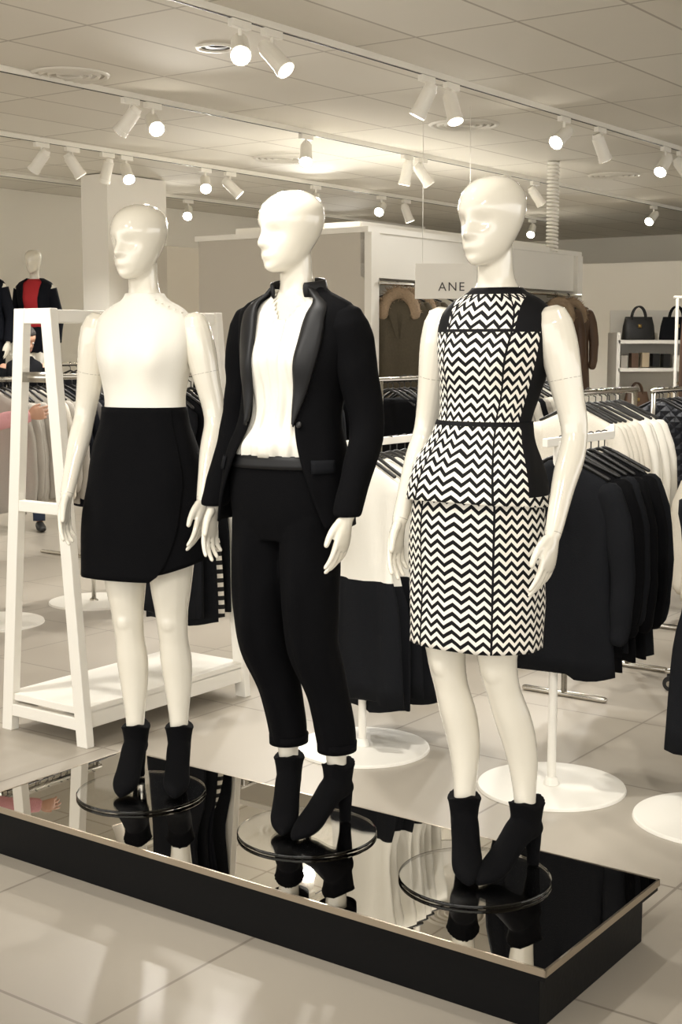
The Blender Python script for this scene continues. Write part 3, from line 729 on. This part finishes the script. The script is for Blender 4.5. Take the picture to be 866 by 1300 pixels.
# sign
sg=empty('hanging_poster_sign',(.72,9.45,2.03),0)
bm=bmesh.new(); box(bm,(0,0,0),(.42,.02,.24)); finish(bm,'poster_board',[mat('poster','#efebe1',.6)],sg,smooth=False)
bm=bmesh.new(); tube(bm,[(-.16,0,.12),(-.16,0,1.17)],[.002,.002],n=6,round_=False); tube(bm,[(.16,0,.12),(.16,0,1.17)],[.002,.002],n=6,round_=False); finish(bm,'wires',[M_WHITEP],sg)
tx=bpy.data.curves.new('poster_text','FONT'); tx.body='ANE'; tx.size=.085; tx.extrude=.001; tx.align_x='CENTER'; tx.align_y='CENTER'; tx.space_character=1.2
tx.materials.append(M_DGREY); to=bpy.data.objects.new('poster_text',tx); sc.collection.objects.link(to); to.parent=sg; to.location=(.04,-.0115,-.04); to.rotation_euler=(PI/2,0,0)
# ------------------------------------------------------------ accessories shelving, right rear
shf=empty('accessory_shelving',(2.55,12.0,0),0)
bm=bmesh.new()
for z in (.15,.6,1.0,1.38,1.62): box(bm,(1.0,0,z),(2.3,.4,.03))
for x in (-.15,.6,1.4,2.15): box(bm,(x,0,.85),(.03,.4,1.7))
box(bm,(1.0,.2,.95),(2.3,.02,1.9)); finish(bm,'shelf_unit',[M_WHITEP],shf,smooth=False)
def handbag(parent,p,w,h,m):
    bm=bmesh.new()
    rings=[]
    for z,ww,dd in ((0,w,.07),(.01,w*1.02,.075),(h*.6,w*.95,.055),(h*.95,w*.85,.025),(h,w*.84,.02)):
        rings.append([Vector((ww/2*math.copysign(abs(math.cos(a_))**.4,math.cos(a_)),dd*math.copysign(abs(math.sin(a_))**.6,math.sin(a_)),z)) for a_ in [2*PI*j/24 for j in range(24)]])
    loft(bm,rings)
    for y in (-.03,.03): tube(bm,[(w*.22*math.cos(a_),y,h*.9+h*.55*math.sin(a_)) for a_ in [PI*k/12 for k in range(13)]],[.007]*13,side=Vector((0,1,0)),n=8)
    box(bm,(0,-.05,h*.6),(.03,.03,.03),mi=1)
    return finish(bm,'handbag',[m,M_GOLD],parent,loc=p)
for i,x in enumerate((.05,.38,.8,1.15,1.6,1.95)): handbag(shf,(x,-.05,1.637),.28,.2,(M_DARKM,M_BLACK2,M_BROWN,M_DARKM,M_BEIGE,M_DARKM)[i])
for i in range(6): handbag(shf,(.05+i*.37,-.05,1.017),.22,.17,(M_BROWN,M_BEIGE,M_DARKM,M_GREY,M_RED,M_BLACK2)[i])
bm=bmesh.new()
for z in (1.397,.617):
    for i in range(24): box(bm,(-.08+i*.093,-.06,z+.05+.02*random.random()),(.06,.12,.1+.04*random.random()),mi=random.randrange(5))
finish(bm,'boxed_accessories',[M_BEIGE,M_WHITE,M_DARKM,M_GREY,M_BROWN],shf,smooth=False)
scf=rackframe('scarf_rail',(2.75,11.2),1.4,1.98,mm=M_WHITEP,rot=0,foot=.2); hang(scf,'hanging_scarves',.05,1.35,.09,2.0,'scarf',[M_BEIGE,M_BROWN,M_GREY,M_BLACK2,M_CREAM],jit=1.3)
# small white boxed sign on rack
wb=empty('rack_sign_holder',(.55,7.25,0),.1)
bm=bmesh.new(); box(bm,(0,0,1.56),(.20,.01,.16)); tube(bm,[(0,.012,1.42),(0,.012,1.6)],[.005,.005],n=8); finish(bm,'sign_card',[M_WHITEP],wb,smooth=False)
# ------------------------------------------------------------ far mannequins on a ledge
slab('display_ledge',(-3.25,13.55),(2.0,.55,.66),M_WHITEP,z=.33)
def far_mann(p,yaw,jm,inner):
    e=empty('mannequin',(*p,.662),yaw)
    body(e,[(-.07,0,.03),(.08,0,.03)],[(-.08,-.01,.52),(.08,-.01,.52)],0,[((-.166,.008,1.472),(-.225,.03,1.19),(-.24,-.05,.95),.5),((.166,.008,1.472),(.225,.03,1.19),(.24,-.05,.95),.5)],vox=.011)
    shell(e,'top',1.1,1.565,.008,inner,steps=14,n=32)
    shell(e,'jacket',.98,1.572,.004,jm,tab=BL,phi0=gap,amp=.018,solid=.006,steps=16,n=32)
    bm=bmesh.new(); loft(bm,[ringp(.86+.25*i/8,.012,amp=0) for i in range(9)])
    for s in (-1,1): tube(bm,[(s*.086,0,.93),(s*.085,-.01,.5),(s*.078,0,.1)],[.09,.065,.045],n=16,round_=False)
    finish(bm,'trousers',[M_NAVY],e,remesh=.012)
    for s in (-1,1):
        bm=bmesh.new(); pts=armpath((s*.162,.008,1.47),(s*.225,.03,1.19),(s*.24,-.05,.96)); tube(bm,pts,[.06-.018*i/20 for i in range(21)],n=16,round_=False); finish(bm,'sleeve',[jm],e)
far_mann((-2.98,13.35),-.2,M_NAVY,M_RED); far_mann((-3.38,13.1),-.3,M_NAVY,M_NAVY); 
# ------------------------------------------------------------ shoppers
def shopper(name,p,yaw,scale,top,trou,arms,headyaw=0,pitch=.25,long_hair=False,vox=.009):
    e=empty(name,(*p,0),yaw); e.scale=(scale,)*3
    body(e,[(-.09,0,.06),(.10,-.03,.06)],[(-.09,-.02,.50),(.095,-.04,.50)],headyaw,arms,skin=M_SKIN,vox=vox,pitch=pitch,amp=0)
    MH=Mhead(headyaw,pitch)
    bm=bmesh.new()
    for s in (-1,1):
        ball(bm,MH@Vector((s*.031,-.085,.111)),.011,mi=0); ball(bm,MH@Vector((s*.031,-.094,.111)),.005,mi=1)
    finish(bm,'eyes',[mat('eye_white','#eee8e0',.3),M_DARKM],e)
    bm=bmesh.new()
    for s in (-1,1): ball(bm,MH@Vector((s*.078,.0,.10)),.028,s=(.35,.6,1.1))
    finish(bm,'ears',[M_SKIN],e)
    bm=bmesh.new(); tube(bm,[MH@Vector((x,-.106+abs(x)*.3,.047)) for x in (-.022,-.011,0,.011,.022)],[.003,.005,.005,.005,.003],n=8); finish(bm,'mouth',[mat('lips','#9c5a52',.5)],e)
    bm=bmesh.new(); rings=[]
    lo=-.10 if long_hair else .06
    for i in range(14):
        z=lo+(.24-lo)*math.sin(i/13*PI/2); q=max(0,1-max(0,(z-.15)/.092)**2)**.5
        rings.append([MH@Vector(((.088*q+.002)*math.sin(a_),.012+(.112*q+.002)*-math.cos(a_)*(1 if math.cos(a_)<0 else (.97 if z>.165 else .25)),z)) for a_ in [2*PI*j/28 for j in range(28)]])
    loft(bm,rings); finish(bm,'hair',[M_HAIR],e,remesh=.008,smooth_it=3)
    shell(e,'top',.95,1.575,.016,top,tab=TORSO,wr=.012,amp=.01,steps=24,n=48,solid=.006)
    for s,(S,E,Wr,c) in zip((-1,1),arms):
        bm=bmesh.new(); pts=armpath(S,E,Wr); tube(bm,pts,[.062-.022*i/20 for i in range(21)],n=20,round_=False)
        for v in bm.verts: v.co+=Vector((noise.noise(v.co*15),noise.noise(v.co*15+Vector((4,4,4))),noise.noise(v.co*15+Vector((8,4,4)))))*.008
        finish(bm,'sleeve',[top],e,remesh=.008,smooth_it=3)
    bm=bmesh.new(); loft(bm,[ringp(.86+.2*i/8,.010,amp=0) for i in range(9)])
    for s,k in ((-1,(-.09,-.02,.50)),(1,(.095,-.04,.50))): tube(bm,[(s*.086,0,.93),((s*.086+k[0])/2,-.01,.7),k,(s*.095,-.01,.3),(s*.095,0 if s<0 else -.03,.09)],[.092,.083,.068,.06,.055],n=20,round_=False)
    finish(bm,'trousers',[trou],e,remesh=.01,smooth_it=3)
    for s,y in ((-1,0),(1,-.03)):
        bm=bmesh.new(); tube(bm,[(s*.097,y+.045,.045),(s*.099,y,.05),(s*.102,y-.08,.04),(s*.106,y-.15,.032)],[(.036,.042),(.04,.048),(.045,.038),(.038,.028)],n=16); finish(bm,'shoe',[M_DARKM],e,remesh=.008,smooth_it=2)
    return e
shopper('man_shopping',(-2.70,11.6),.3,.95,M_BLACK2,M_DENIM,[((-.175,.01,1.47),(-.24,-.02,1.2),(-.15,-.24,1.16),.8),((.175,.01,1.47),(.25,-.03,1.2),(.12,-.26,1.18),.8)],headyaw=.4,pitch=.4)
shopper('woman_shopping',(-2.12,7.12),math.radians(105),.93,M_PINK,M_DENIM,[((-.172,.0,1.46),(-.24,-.20,1.27),(-.14,-.50,1.32),.7),((.172,.0,1.46),(.23,-.02,1.20),(.22,-.16,.97),.6)],headyaw=0,pitch=.2,long_hair=True,vox=.006)
# ------------------------------------------------------------ world, camera
w=bpy.data.worlds.new('world'); sc.world=w; w.use_nodes=True
w.node_tree.nodes['Background'].inputs[0].default_value=(1,.97,.915,1); w.node_tree.nodes['Background'].inputs[1].default_value=2.6
cam=bpy.data.cameras.new('camera'); co=bpy.data.objects.new('camera',cam); sc.collection.objects.link(co)
co.location=(0,0,1.6); co.rotation_euler=(math.radians(90-7.06),0,0); cam.sensor_width=36; cam.sensor_fit='AUTO'; cam.lens=47.63
sc.camera=co
sc.view_settings.view_transform='Standard'; sc.view_settings.look='None'; sc.view_settings.exposure=0
